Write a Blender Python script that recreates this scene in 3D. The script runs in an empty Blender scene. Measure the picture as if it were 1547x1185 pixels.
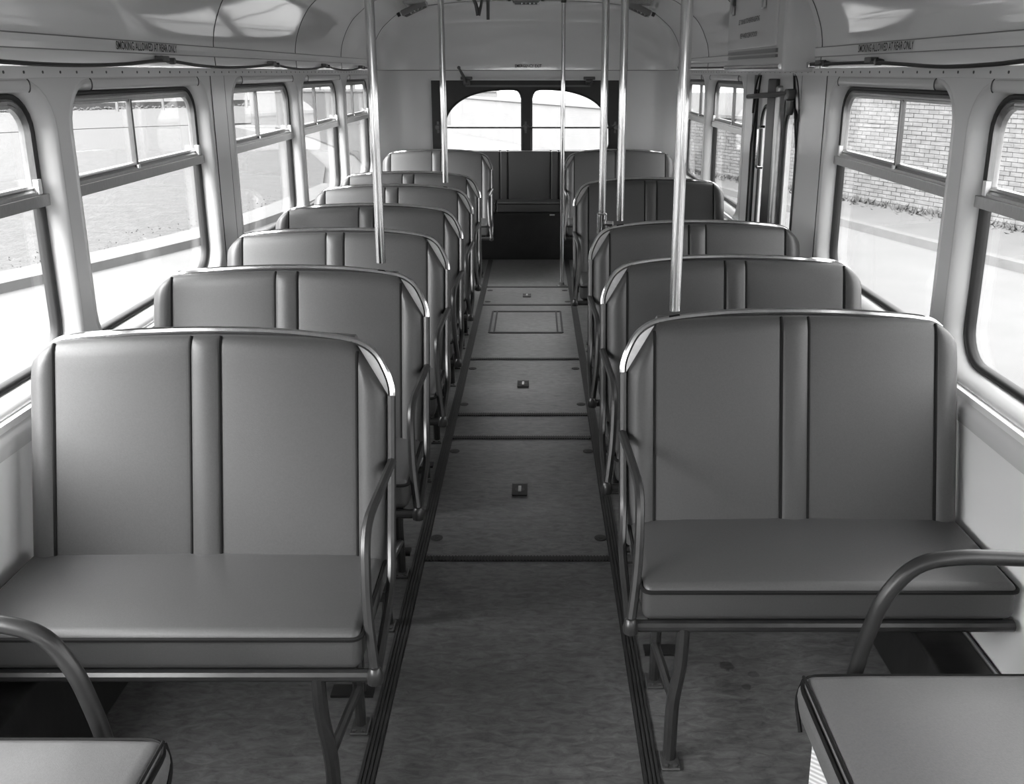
import bpy, bmesh, math, random
from mathutils import Vector, Matrix, noise as mnoise
random.seed(7)
S = bpy.context.scene
COL = S.collection
PI = math.pi

# ------------------------------------------------------------------ camera, sky, light, exposure
F, PPX, PPY, IW, IH = 1380.0, 809.0, 490.0, 1547.0, 1185.0
CAMZ = 1.56
cam_data = bpy.data.cameras.new('camera')
cam = bpy.data.objects.new('camera', cam_data)
COL.objects.link(cam)
cam_data.sensor_fit = 'HORIZONTAL'
cam_data.sensor_width = 36.0
cam_data.lens = F / IW * 36.0
cam_data.shift_x = (IW / 2 - PPX) / IW
cam_data.shift_y = (PPY - IH / 2) / IW
cam_data.clip_start = 0.02
cam_data.clip_end = 500
cam.location = (0, 0, CAMZ)
cam.rotation_euler = (PI / 2 - math.atan((PPY - 109.0) / F), 0, 0)
S.camera = cam

world = bpy.data.worlds.new('overcast_sky')
S.world = world
world.use_nodes = True
wn, wl = world.node_tree.nodes, world.node_tree.links
wn.clear()
wout = wn.new('ShaderNodeOutputWorld')
wbg = wn.new('ShaderNodeBackground')
wtc = wn.new('ShaderNodeTexCoord')
wsep = wn.new('ShaderNodeSeparateXYZ')
wmr = wn.new('ShaderNodeMapRange')
wmr.inputs['From Min'].default_value = 0.0
wmr.inputs['From Max'].default_value = 1.0
wmr.inputs['To Min'].default_value = 0.70
wmr.inputs['To Max'].default_value = 1.15
wl.new(wtc.outputs['Generated'], wsep.inputs[0])
wl.new(wsep.outputs['Z'], wmr.inputs['Value'])
wl.new(wmr.outputs[0], wbg.inputs['Color'])
wbg.inputs['Strength'].default_value = 3.1
wl.new(wbg.outputs[0], wout.inputs[0])

sun_data = bpy.data.lights.new('hazy_sun', 'SUN')
sun_data.energy = 10.5
sun_data.angle = math.radians(60)
sun = bpy.data.objects.new('hazy_sun', sun_data)
COL.objects.link(sun)
sun.location = (-20, -12, 25)
sun.rotation_euler = (Vector((0, 0, 0)) - Vector((-1.0, -0.9, 1.2))).to_track_quat('-Z', 'Y').to_euler()

S.view_settings.view_transform = 'Standard'
S.view_settings.look = 'None'
S.view_settings.gamma = 1.0
S.view_settings.use_curve_mapping = False
S.view_settings.exposure = 1.22
S.cycles.max_bounces = 14
S.cycles.diffuse_bounces = 6
S.cycles.glossy_bounces = 6
S.cycles.transparent_max_bounces = 24
S.cycles.transmission_bounces = 6
S.cycles.sample_clamp_indirect = 6.0
S.cycles.caustics_reflective = False
S.cycles.caustics_refractive = False


# ------------------------------------------------------------------ materials
def mat(name, c, rough=0.5, metal=0.0, spec=0.5, coat=0.0, noise=None, bump=None, musgrave=None):
    """grey procedural material; noise=(scale, amount, stretch) varies albedo, bump=(scale, strength, distance)"""
    m = bpy.data.materials.new(name)
    m.use_nodes = True
    n, l = m.node_tree.nodes, m.node_tree.links
    b = n['Principled BSDF']
    b.inputs['Base Color'].default_value = (c, c, c, 1)
    b.inputs['Roughness'].default_value = rough
    b.inputs['Metallic'].default_value = metal
    b.inputs['Specular IOR Level'].default_value = spec
    b.inputs['Coat Weight'].default_value = coat
    b.inputs['Coat Roughness'].default_value = 0.05
    tc = n.new('ShaderNodeTexCoord')
    if noise:
        sc, am, st = noise
        mp = n.new('ShaderNodeMapping')
        mp.inputs['Scale'].default_value = st
        l.new(tc.outputs['Object'], mp.inputs[0])
        t = n.new('ShaderNodeTexNoise')
        t.inputs['Scale'].default_value = sc
        t.inputs['Detail'].default_value = 6
        t.inputs['Roughness'].default_value = 0.65
        l.new(mp.outputs[0], t.inputs['Vector'])
        r = n.new('ShaderNodeMapRange')
        r.inputs['From Min'].default_value = 0.3
        r.inputs['From Max'].default_value = 0.7
        r.inputs['To Min'].default_value = c * (1 - am)
        r.inputs['To Max'].default_value = c * (1 + am)
        l.new(t.outputs['Fac'], r.inputs['Value'])
        l.new(r.outputs[0], b.inputs['Base Color'])
    if bump:
        t2 = n.new('ShaderNodeTexNoise')
        t2.inputs['Scale'].default_value = bump[0]
        t2.inputs['Detail'].default_value = 3
        l.new(tc.outputs['Object'], t2.inputs['Vector'])
        bp = n.new('ShaderNodeBump')
        bp.inputs['Strength'].default_value = bump[1]
        bp.inputs['Distance'].default_value = bump[2]
        l.new(t2.outputs['Fac'], bp.inputs['Height'])
        l.new(bp.outputs[0], b.inputs['Normal'])
    return m


M = {}
M['vinyl'] = mat('grey_leathercloth', 0.054, 0.42, noise=(220, 0.10, (1, 1, 1)), bump=(450, 0.25, 0.0008))
M['vinyl_lit'] = mat('lit_grey_leathercloth', 0.125, 0.42, noise=(220, 0.10, (1, 1, 1)), bump=(450, 0.25, 0.0008))  # same leathercloth; stronger light on the front side seats put into its colour
M['piping'] = mat('dark_welt', 0.010, 0.75, spec=0.15)
M['paint'] = mat('cream_gloss_paint', 0.68, 0.22, spec=0.5, bump=(3.0, 0.06, 0.01))
M['panel'] = mat('pale_wall_panel', 0.88, 0.35, bump=(4.0, 0.05, 0.01))
M['ceil'] = mat('ceiling_enamel', 0.84, 0.07, spec=0.6, coat=0.5, bump=(1.3, 0.10, 0.012))
M['rearpaint'] = mat('rear_wall_paint', 0.72, 0.3, bump=(2.0, 0.05, 0.01))
M['alu'] = mat('window_aluminium', 0.42, 0.32, metal=0.85, noise=(30, 0.12, (1, 8, 1)))
M['rubber'] = mat('black_rubber', 0.018, 0.5)
M['chrome'] = mat('polished_chrome', 0.56, 0.14, metal=1.0, noise=(60, 0.10, (1, 1, 0.06)))
M['plate'] = mat('bright_corner_plate', 0.42, 0.30, metal=0.9, noise=(14, 0.25, (1, 1, 1)))
M['tube'] = mat('dark_painted_tube', 0.022, 0.33, spec=0.5, noise=(20, 0.25, (1, 1, 1)))
M['black'] = mat('black_paint', 0.010, 0.45, noise=(8, 0.5, (1, 1, 1)))
M['metaldark'] = mat('dark_metal', 0.10, 0.35, metal=0.6)
M['strip'] = mat('ribbed_strip', 0.016, 0.62, noise=(25, 0.3, (1, 1, 1)))
M['letter'] = mat('black_lettering', 0.02, 0.6)
M['white'] = mat('white_plastic', 0.85, 0.3)
M['vent'] = mat('ventilator_enamel', 0.20, 0.4)
M['concrete'] = mat('pale_concrete', 0.080, 0.9, noise=(0.9, 0.10, (1, 1, 1)))
M['kerb'] = mat('kerb_stone', 0.078, 0.9, noise=(3, 0.12, (1, 1, 1)))
M['pavement'] = mat('pavement', 0.062, 0.9, noise=(1.2, 0.12, (1, 1, 1)))
M['grass'] = mat('mown_grass', 0.041, 0.95, noise=(5.0, 0.30, (1, 1, 1)), bump=(14, 0.6, 0.05))
M['blade'] = mat('grass_blade', 0.075, 0.9)
M['mortar'] = mat('mortar', 0.080, 0.95)
M['post'] = mat('pale_post', 0.11, 0.8)
M['hedge'] = mat('hedge_leaves', 0.045, 0.95, noise=(3, 0.5, (1, 1, 1)))
M['farwall'] = mat('pale_wall_far', 0.10, 0.9, noise=(1.2, 0.08, (1, 1, 1)))
M['duct'] = mat('duct_black', 0.014, 0.3, noise=(10, 0.6, (1, 3, 1)))


STAINS = [(0.520, 2.152, .021, .5), (0.585, 2.115, .015, .55), (0.556, 2.063, .013, .5), (0.496, 2.077, .022, .8)]


def lino():
    m = bpy.data.materials.new('marbled_linoleum')
    m.use_nodes = True
    n, l = m.node_tree.nodes, m.node_tree.links
    b = n['Principled BSDF']
    tc = n.new('ShaderNodeTexCoord')
    mp = n.new('ShaderNodeMapping')
    mp.inputs['Scale'].default_value = (1, 2.6, 1)
    l.new(tc.outputs['Object'], mp.inputs[0])
    t = n.new('ShaderNodeTexNoise')
    t.inputs['Scale'].default_value = 20
    t.inputs['Detail'].default_value = 8
    t.inputs['Roughness'].default_value = 0.7
    t.inputs['Distortion'].default_value = 0.7
    l.new(mp.outputs[0], t.inputs['Vector'])
    t2 = n.new('ShaderNodeTexNoise')
    t2.inputs['Scale'].default_value = 1.4
    t2.inputs['Detail'].default_value = 5
    l.new(tc.outputs['Object'], t2.inputs['Vector'])
    r = n.new('ShaderNodeMapRange')
    r.inputs['From Min'].default_value = 0.28
    r.inputs['From Max'].default_value = 0.72
    r.inputs['To Min'].default_value = 0.034
    r.inputs['To Max'].default_value = 0.142
    l.new(t.outputs['Fac'], r.inputs['Value'])
    mx = n.new('ShaderNodeMath')
    mx.operation = 'MULTIPLY'
    r2 = n.new('ShaderNodeMapRange')
    r2.inputs['From Min'].default_value = 0.35
    r2.inputs['From Max'].default_value = 0.65
    r2.inputs['To Min'].default_value = 0.72
    r2.inputs['To Max'].default_value = 1.15
    l.new(t2.outputs['Fac'], r2.inputs['Value'])
    l.new(r.outputs[0], mx.inputs[0])
    l.new(r2.outputs[0], mx.inputs[1])
    last = mx.outputs[0]
    tw = n.new('ShaderNodeTexNoise')
    tw.inputs['Scale'].default_value = 60
    l.new(tc.outputs['Object'], tw.inputs['Vector'])
    for (sx, sy, sr, dk) in STAINS:
        dn = n.new('ShaderNodeVectorMath')
        dn.operation = 'DISTANCE'
        dn.inputs[1].default_value = (sx, sy, 0)
        l.new(tc.outputs['Object'], dn.inputs[0])
        ad = n.new('ShaderNodeMath')
        ad.operation = 'MULTIPLY_ADD'
        ad.inputs[1].default_value = sr * 0.9
        l.new(tw.outputs['Fac'], ad.inputs[0])
        l.new(dn.outputs['Value'], ad.inputs[2])
        mr = n.new('ShaderNodeMapRange')
        mr.inputs['From Min'].default_value = sr * 1.25
        mr.inputs['From Max'].default_value = sr * 1.5
        mr.inputs['To Min'].default_value = dk
        mr.inputs['To Max'].default_value = 1.0
        l.new(ad.outputs[0], mr.inputs['Value'])
        mm = n.new('ShaderNodeMath')
        mm.operation = 'MULTIPLY'
        l.new(last, mm.inputs[0])
        l.new(mr.outputs[0], mm.inputs[1])
        last = mm.outputs[0]
    l.new(last, b.inputs['Base Color'])
    b.inputs['Roughness'].default_value = 0.40
    bp = n.new('ShaderNodeBump')
    bp.inputs['Strength'].default_value = 0.12
    bp.inputs['Distance'].default_value = 0.003
    l.new(t.outputs['Fac'], bp.inputs['Height'])
    l.new(bp.outputs[0], b.inputs['Normal'])
    return m


M['lino'] = lino()


def glass():
    m = bpy.data.materials.new('window_glass')
    m.use_nodes = True
    n, l = m.node_tree.nodes, m.node_tree.links
    n.clear()
    o = n.new('ShaderNodeOutputMaterial')
    mx = n.new('ShaderNodeMixShader')
    fr = n.new('ShaderNodeFresnel')
    fr.inputs['IOR'].default_value = 1.45
    tr = n.new('ShaderNodeBsdfTransparent')
    tr.inputs['Color'].default_value = (0.97, 0.97, 0.97, 1)
    gl = n.new('ShaderNodeBsdfGlossy')
    gl.inputs['Roughness'].default_value = 0.02
    ge = n.new('ShaderNodeNewGeometry')
    ior = n.new('ShaderNodeMapRange')          # keep the thin pane's reflectance the same from both faces
    ior.inputs['To Min'].default_value = 1.40
    ior.inputs['To Max'].default_value = 1 / 1.40
    l.new(ge.outputs['Backfacing'], ior.inputs['Value'])
    l.new(ior.outputs[0], fr.inputs['IOR'])
    l.new(fr.outputs[0], mx.inputs[0])
    l.new(tr.outputs[0], mx.inputs[1])
    l.new(gl.outputs[0], mx.inputs[2])
    l.new(mx.outputs[0], o.inputs[0])
    return m


M['glass'] = glass()


def perforated():
    m = bpy.data.materials.new('patterned_white_panel')
    m.use_nodes = True
    n, l = m.node_tree.nodes, m.node_tree.links
    b = n['Principled BSDF']
    b.inputs['Roughness'].default_value = 0.5
    tc = n.new('ShaderNodeTexCoord')
    mp = n.new('ShaderNodeMapping')
    mp.inputs['Rotation'].default_value = (0.6, 0, 0)
    l.new(tc.outputs['Object'], mp.inputs[0])
    w = n.new('ShaderNodeTexWave')
    w.bands_direction = 'Z'
    w.inputs['Scale'].default_value = 42
    w.inputs['Distortion'].default_value = 2.0
    w.inputs['Detail Scale'].default_value = 30
    l.new(mp.outputs[0], w.inputs['Vector'])
    r = n.new('ShaderNodeMapRange')
    r.inputs['To Min'].default_value = 0.42
    r.inputs['To Max'].default_value = 0.85
    l.new(w.outputs['Fac'], r.inputs['Value'])
    l.new(r.outputs[0], b.inputs['Base Color'])
    return m


M['perf'] = perforated()


def brick_mat():
    m = bpy.data.materials.new('weathered_brick')
    m.use_nodes = True
    n, l = m.node_tree.nodes, m.node_tree.links
    b = n['Principled BSDF']
    b.inputs['Roughness'].default_value = 0.95
    g = n.new('ShaderNodeNewGeometry')
    mp = n.new('ShaderNodeMapping')
    mp.inputs['Scale'].default_value = (4.4, 4.4, 13.3)
    l.new(g.outputs['Position'], mp.inputs[0])
    wn_ = n.new('ShaderNodeTexNoise')
    wn_.inputs['Scale'].default_value = 1.0
    wn_.inputs['Detail'].default_value = 4
    l.new(mp.outputs[0], wn_.inputs['Vector'])
    r = n.new('ShaderNodeMapRange')
    r.inputs['From Min'].default_value = 0.3
    r.inputs['From Max'].default_value = 0.7
    r.inputs['To Min'].default_value = 0.06
    r.inputs['To Max'].default_value = 0.11
    l.new(wn_.outputs['Fac'], r.inputs['Value'])
    l.new(r.outputs[0], b.inputs['Base Color'])
    return m


M['brick'] = brick_mat()


# ------------------------------------------------------------------ object helpers
def tag(o, label=None, cat=None, group=None, kind=None):
    if label: o['label'] = label
    if cat: o['category'] = cat
    if group: o['group'] = group
    if kind: o['kind'] = kind
    return o


def empty(name, loc=(0, 0, 0)):
    o = bpy.data.objects.new(name, None)
    o.empty_display_size = 0.1
    o.location = loc
    COL.objects.link(o)
    return o


def kids(o):
    return [c for c in COL.objects if c.parent == o]


class MB:
    def __init__(self):
        self.v, self.f = [], []

    def add(self, vs, fs):
        k = len(self.v)
        self.v += [tuple(p) for p in vs]
        self.f += [tuple(i + k for i in f) for f in fs]
        return self

    def box(self, x0, x1, y0, y1, z0, z1):
        vs = [(x, y, z) for x in (x0, x1) for y in (y0, y1) for z in (z0, z1)]
        return self.add(vs, [(0, 1, 3, 2), (4, 6, 7, 5), (0, 4, 5, 1), (2, 3, 7, 6), (0, 2, 6, 4), (1, 5, 7, 3)])

    def obox(self, c, ax, ay, az):
        c, ax, ay, az = Vector(c), Vector(ax), Vector(ay), Vector(az)
        vs = [c + sx * ax + sy * ay + sz * az for sx in (-1, 1) for sy in (-1, 1) for sz in (-1, 1)]
        return self.add(vs, [(0, 1, 3, 2), (4, 6, 7, 5), (0, 4, 5, 1), (2, 3, 7, 6), (0, 2, 6, 4), (1, 5, 7, 3)])

    def tube(self, pts, r, n=8, closed=False, flat=None):
        pts = [Vector(p) for p in pts]
        m = len(pts)
        tang = []
        for i in range(m):
            a = pts[i - 1] if (i > 0 or closed) else pts[i]
            b = pts[(i + 1) % m] if (i < m - 1 or closed) else pts[i]
            tang.append((b - a).normalized())
        ref = Vector((0, 0, 1)) if abs(tang[0].z) < 0.9 else Vector((0, 1, 0))
        nrm = (ref - tang[0] * ref.dot(tang[0])).normalized()
        rings = []
        for i in range(m):
            nrm = (nrm - tang[i] * nrm.dot(tang[i]))
            nrm = nrm.normalized() if nrm.length > 1e-6 else Vector((1, 0, 0))
            bn = tang[i].cross(nrm)
            rr = r[i] if isinstance(r, (list, tuple)) else r
            ra, rb = (rr, rr) if not flat else (rr * flat[0], rr * flat[1])
            rings.append([pts[i] + nrm * (math.cos(2 * PI * k / n) * ra) + bn * (math.sin(2 * PI * k / n) * rb) for k in range(n)])
        vs = [p for g in rings for p in g]
        fs = []
        for i in range(m if closed else m - 1):
            j = (i + 1) % m
            for k in range(n):
                k2 = (k + 1) % n
                fs.append((i * n + k, i * n + k2, j * n + k2, j * n + k))
        if not closed:
            fs.append(tuple(range(n - 1, -1, -1)))
            fs.append(tuple((m - 1) * n + k for k in range(n)))
        return self.add(vs, fs)

    def grid(self, rows, closed=False):
        """rows: list of equal-length point lists"""
        n = len(rows[0])
        vs = [p for r in rows for p in r]
        fs = []
        for i in range(len(rows) - 1):
            for k in range(n if closed else n - 1):
                k2 = (k + 1) % n
                fs.append((i * n + k, i * n + k2, (i + 1) * n + k2, (i + 1) * n + k))
        return self.add(vs, fs)

    def lathe(self, prof, c, axis='Z', n=16):
        rows = []
        for r, h in prof:
            row = []
            for k in range(n):
                a = 2 * PI * k / n
                p = (r * math.cos(a), r * math.sin(a), h)
                if axis == 'Y': p = (p[0], h, p[1])
                if axis == 'X': p = (h, p[0], p[1])
                row.append((p[0] + c[0], p[1] + c[1], p[2] + c[2]))
            rows.append(row)
        k0 = len(self.v)
        self.grid(rows, True)
        self.f.append(tuple(k0 + k for k in range(n)))
        k1 = k0 + (len(prof) - 1) * n
        self.f.append(tuple(k1 + k for k in range(n)))
        return self

    def rbox(self, x0, x1, y0, y1, z0, z1, r, crown=0.0, ny=3):
        lo, hi = Vector((x0, y0, z0)), Vector((x1, y1, z1))
        st = [0, 0.18, 0.45, 0.75, 1.0]

        def axis(a, b, k):
            mid = [a + r + (b - a - 2 * r) * i / (k + 1) for i in range(1, k + 1)]
            return [a + r * s for s in st] + mid + [b - r * s for s in reversed(st)]
        X, Y, Z = axis(x0, x1, 5), axis(y0, y1, ny), axis(z0, z1, 0)

        def m(p):
            p = Vector(p)
            c = Vector([min(max(p[i], lo[i] + r), hi[i] - r) for i in range(3)])
            d = p - c
            if d.length > 1e-9: p = c + d.normalized() * r
            if crown and p.z > (z0 + z1) / 2:
                u = (2 * p.x - x0 - x1) / (x1 - x0)
                v = (2 * p.y - y0 - y1) / (y1 - y0)
                p.z += crown * (1 - u ** 4) * (1 - v ** 4) * (p.z - (z0 + z1) / 2) / ((z1 - z0) / 2)
            return p
        for z in (z0, z1): self.grid([[m((x, y, z)) for x in X] for y in Y])
        for y in (y0, y1): self.grid([[m((x, y, z)) for x in X] for z in Z])
        for x in (x0, x1): self.grid([[m((x, y, z)) for y in Y] for z in Z])
        return self

    def plate(self, outer, holes, fn, t):
        """flat plate with holes; fn(a, b, d) maps plane coordinates and depth to world"""
        bm = bmesh.new()
        loops = [outer] + holes
        es = []
        for lp in loops:
            vs = [bm.verts.new((a, b, 0)) for a, b in lp]
            for i in range(len(vs)): es.append(bm.edges.new((vs[i], vs[(i + 1) % len(vs)])))
        bmesh.ops.triangle_fill(bm, use_beauty=True, use_dissolve=False, edges=es)
        bm.verts.index_update()
        vv = [(v.co.x, v.co.y) for v in bm.verts]
        ff = [tuple(v.index for v in f.verts) for f in bm.faces]
        bm.free()
        self.add([fn(a, b, 0) for a, b in vv], ff)
        if t:
            self.add([fn(a, b, t) for a, b in vv], [tuple(reversed(f)) for f in ff])
            for lp in loops:
                self.grid([[fn(a, b, 0) for a, b in lp], [fn(a, b, t) for a, b in lp]], True)
        return self

    def mesh(self, name, m, smooth=True, angle=35, weld=True):
        me = bpy.data.meshes.new(name)
        me.from_pydata(self.v, [], self.f)
        bm = bmesh.new()
        bm.from_mesh(me)
        if weld: bmesh.ops.remove_doubles(bm, verts=bm.verts, dist=1e-5)
        bmesh.ops.recalc_face_normals(bm, faces=bm.faces)
        if smooth:
            lim = math.radians(angle)
            for f in bm.faces: f.smooth = True
            for e in bm.edges:
                if len(e.link_faces) == 2 and e.calc_face_angle(0) > lim: e.smooth = False
        bm.to_mesh(me)
        bm.free()
        me.materials.append(m)
        return me

    def build(self, name, m, parent=None, smooth=True, **kw):
        o = bpy.data.objects.new(name, self.mesh(name, m, smooth, **kw))
        COL.objects.link(o)
        if parent is not None: o.parent = parent
        return o


def curve(pts, n=6, closed=False):
    """Catmull-Rom through the points"""
    P = [Vector(p) for p in pts]
    m = len(P)
    out = []
    for i in range(m if closed else m - 1):
        p1, p2 = P[i], P[(i + 1) % m]
        p0 = P[i - 1] if (i > 0 or closed) else p1 * 2 - p2
        p3 = P[(i + 2) % m] if (i < m - 2 or closed) else p2 * 2 - p1
        for k in range(n):
            t = k / n
            out.append(0.5 * ((2 * p1) + (p2 - p0) * t + (2 * p0 - 5 * p1 + 4 * p2 - p3) * t * t + (3 * p1 - p0 - 3 * p2 + p3) * t ** 3))
    if not closed: out.append(P[-1])
    return out


def bend(pts, r, n=5):
    """polyline with corners rounded to radius r"""
    P = [Vector(p) for p in pts]
    out = [P[0]]
    for i in range(1, len(P) - 1):
        a, b, c = P[i - 1], P[i], P[i + 1]
        d1, d2 = (a - b), (c - b)
        k = min(r, d1.length * 0.48, d2.length * 0.48)
        s, e = b + d1.normalized() * k, b + d2.normalized() * k
        for j in range(n + 1):
            t = j / n
            out.append(s * (1 - t) ** 2 + b * 2 * t * (1 - t) + e * t * t)
    out.append(P[-1])
    return out


def rr(a0, a1, b0, b1, r, n=6, rb=None):
    """rounded rectangle loop; rb = radius of the two lower corners"""
    rb = r if rb is None else rb
    out = []
    for (ca, cb, q, R_) in ((a1, b1, 0, r), (a0, b1, 1, r), (a0, b0, 2, rb), (a1, b0, 3, rb)):
        sa = 1 if q in (0, 3) else -1
        sb = 1 if q in (0, 1) else -1
        ox, oy = ca - sa * R_, cb - sb * R_
        for k in range(n + 1):
            t = q * PI / 2 + PI / 2 * k / n
            out.append((ox + R_ * math.cos(t), oy + R_ * math.sin(t)))
    return out


def text(name, body, origin, right, up, width, height, parent, label=None):
    """flat lettering; origin = lower-left corner, stretched to width x height"""
    cu = bpy.data.curves.new(name, 'FONT')
    cu.body = body
    cu.offset = 0.012
    cu.resolution_u = 2
    tmp = bpy.data.objects.new('tmp_text', cu)
    COL.objects.link(tmp)
    dg = bpy.context.evaluated_depsgraph_get()
    me = bpy.data.meshes.new_from_object(tmp.evaluated_get(dg))
    bpy.data.objects.remove(tmp)
    xs = [v.co.x for v in me.vertices]
    ys = [v.co.y for v in me.vertices]
    x0, y0, sx, sy = min(xs), min(ys), width / (max(xs) - min(xs)), height / (max(ys) - min(ys))
    o_, r_, u_ = Vector(origin), Vector(right), Vector(up)
    for v in me.vertices:
        v.co = o_ + r_ * ((v.co.x - x0) * sx) + u_ * ((v.co.y - y0) * sy)
    me.name = name
    me.materials.clear()
    me.materials.append(M['letter'])
    o = bpy.data.objects.new(name, me)
    COL.objects.link(o)
    o.parent = parent
    if label: o['label'] = label
    return o


# ------------------------------------------------------------------ coach body constants
CX = -0.07                       # centre line of the bus
HG, HL, HP = 1.258, 1.20, 1.165  # half widths: glazing, pillar lining, lower panel
Y0, YARC, YR = -0.9, 7.42, 8.15  # front, start of rear dome, rear
GZ0, GZ1 = 0.795, 1.507          # glazing opening


def W(side, h, y, z):
    return (CX + side * h, y, z)


# ------------------------------------------------------------------ ground and street (outside)
GR = -0.95
o = MB().add([(-90, -40, GR), (60, -40, GR), (60, 120, GR), (-90, 120, GR)], [(0, 1, 2, 3)]).build('road', M['concrete'])
tag(o, 'pale concrete road surface seen through all the bus windows', kind='structure')


def poly_slab(name, pts, z0, z1, m, parent=None):
    b = MB()
    n = len(pts)
    vs = [(x, y, z0) for x, y in pts] + [(x, y, z1) for x, y in pts]
    fs = [tuple(range(n, 2 * n))] + [(i, (i + 1) % n, n + (i + 1) % n, n + i) for i in range(n)]
    b.add(vs, fs)
    return b.build(name, m, parent, smooth=False)


edge = curve([(-13, 3.5, 0), (-9.6, 7.0, 0), (-7.6, 9.2, 0), (-6.75, 10.9, 0), (-6.15, 12.3, 0), (-5.45, 14.3, 0), (-5.0, 17, 0), (-4.75, 20.5, 0)], 5)
field = [(p.x, p.y) for p in edge] + [(-5.6, 24.6), (-8.9, 34.6), (-15.0, 44.5), (-19.5, 41.0), (-36, 20), (-40, 3.5)]
g = poly_slab('grass_field', field, GR, GR + 0.10, M['grass'])
tag(g, 'mown grass field beyond the kerb outside the left windows', kind='structure')
far = poly_slab('grass_verge', [(-19.9, 41.9), (-15.2, 45.6), (-10, 50), (-8, 62), (-22, 78), (-60, 60), (-37, 20.5)], GR, GR + 0.08, M['grass'])
tag(far, 'far grass verge between the pale footpath and the row of posts', kind='structure')
v2 = poly_slab('grass_island', [(-4.4, 24.2), (-5.6, 28.6), (-8.6, 36), (-12, 43), (-8, 46), (-5.2, 36)], GR, GR + 0.06, M['grass'])
tag(v2, 'small grass island beyond the path behind the left rear windows', kind='structure')
kb = MB()
inner = [(p.x, p.y) for p in edge]
for i in range(len(inner) - 1):
    pass
offs = []
for i, (x, y) in enumerate(inner):
    a = inner[max(i - 1, 0)]
    c = inner[min(i + 1, len(inner) - 1)]
    d = Vector((c[0] - a[0], c[1] - a[1])).normalized()
    offs.append((x + d.y * 0.62, y - d.x * 0.62))
kb.grid([[(x, y, GR + 0.12) for x, y in inner], [(x, y, GR + 0.12) for x, y in offs], [(x, y, GR) for x, y in offs]])
tag(kb.build('kerb', M['kerb'], smooth=False), 'broad curved kerb edging the grass field on the left', kind='structure')
gb = MB()
for i in range(1000):
    k = random.random() * (len(inner) - 1.001)
    a, b = inner[int(k)], inner[int(k) + 1]
    t = k - int(k)
    q = random.random() ** 2.0 * 0.9
    x, y = a[0] + (b[0] - a[0]) * t - q * 0.85, a[1] + (b[1] - a[1]) * t + q * 0.5
    an, hgt = random.random() * PI, 0.004 + random.random() * 0.018
    dx, dy = math.cos(an) * 0.02, math.sin(an) * 0.02
    gb.add([(x - dx, y - dy, GR + 0.09), (x + dx, y + dy, GR + 0.09), (x + random.uniform(-.04, .04), y + random.uniform(-.04, .04), GR + 0.10 + hgt)], [(0, 1, 2)])
tag(gb.build('grass', M['blade'], smooth=False, weld=False), 'short grass tufts along the curved kerb on the left', 'grass', kind='stuff')

ff_ = poly_slab('grass_slope', [(-46.5, 46.8), (-9.5, 83), (-12, 118), (-88, 118), (-88, 46.8)], GR, GR + 0.5, M['grass'])
tag(ff_, 'rough pale grass beyond the low hedge on the left horizon', kind='structure')
# far fence posts and hedge on the left
hb = MB()
for s in range(60):
    t = s / 59
    x, y = -46 + 36 * t, 46 + 36 * t
    for k in range(14):
        c = Vector((x + random.uniform(-.6, .6), y + random.uniform(-.6, .6), GR + random.uniform(0.02, 0.22)))
        r = random.uniform(.06, .16)
        vs = [c + Vector(d) * r * random.uniform(.7, 1.2) for d in ((1, 0, 0), (-1, 0, 0), (0, 1, 0), (0, -1, 0), (0, 0, .9), (0, 0, -.9))]
        hb.add(vs, [(0, 2, 4), (2, 1, 4), (1, 3, 4), (3, 0, 4), (2, 0, 5), (1, 2, 5), (3, 1, 5), (0, 3, 5)])
tag(hb.build('hedge', M['hedge'], smooth=False, weld=False), 'low ragged hedge beyond the far grass on the left', 'hedge', kind='stuff')
pm = MB()
pm.box(-.07, .07, -.07, .07, 0, 1.55).obox((0, 0, 1.6), (.085, 0, 0), (0, .085, 0), (0, 0, .05))
pmesh = pm.mesh('fence_post', M['post'], smooth=False)
for i in range(12):
    p = bpy.data.objects.new('fence_post', pmesh)
    COL.objects.link(p)
    p.location = (-37.5 + 2.15 * i, 50.0 + 2.0 * i, GR)
    tag(p, 'pale fence post in the row before the far hedge on the left', 'post', 'fence posts beyond the grass')

# right: pavement, kerb, brick wall
rk = [(8.9, 4.0), (7.5, 8.0), (6.55, 11.3), (5.85, 13.5), (5.05, 16.3), (4.05, 20.0), (2.9, 24.5), (1.2, 32), (-0.5, 42)]
wallA, wallB = Vector((9.65, 10.0)), Vector((4.95, 20.9))
wd = (wallB - wallA).normalized()
wnrm = Vector((-wd.y, wd.x))
if wnrm.x > 0: wnrm = -wnrm
pv = poly_slab('pavement', rk + [(3.5, 60), (30, 60), (30, 4)], GR, GR + 0.10, M['pavement'])
tag(pv, 'pale pavement between the road and the brick wall on the right', kind='structure')
kb2 = MB()
ro = []
for i, (x, y) in enumerate(rk):
    a, c = rk[max(i - 1, 0)], rk[min(i + 1, len(rk) - 1)]
    d = Vector((c[0] - a[0], c[1] - a[1])).normalized()
    ro.append((x - d.y * 0.17, y + d.x * 0.17))
kb2.grid([[(x, y, GR + 0.125) for x, y in rk], [(x, y, GR + 0.125) for x, y in ro], [(x, y, GR) for x, y in ro]])
tag(kb2.build('kerb', M['kerb'], smooth=False), 'straight kerb stone edge of the pavement on the right', kind='structure')


def wp(s, d, z):
    p = wallA + wd * s + wnrm * d
    return Vector((p.x, p.y, z))


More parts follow.
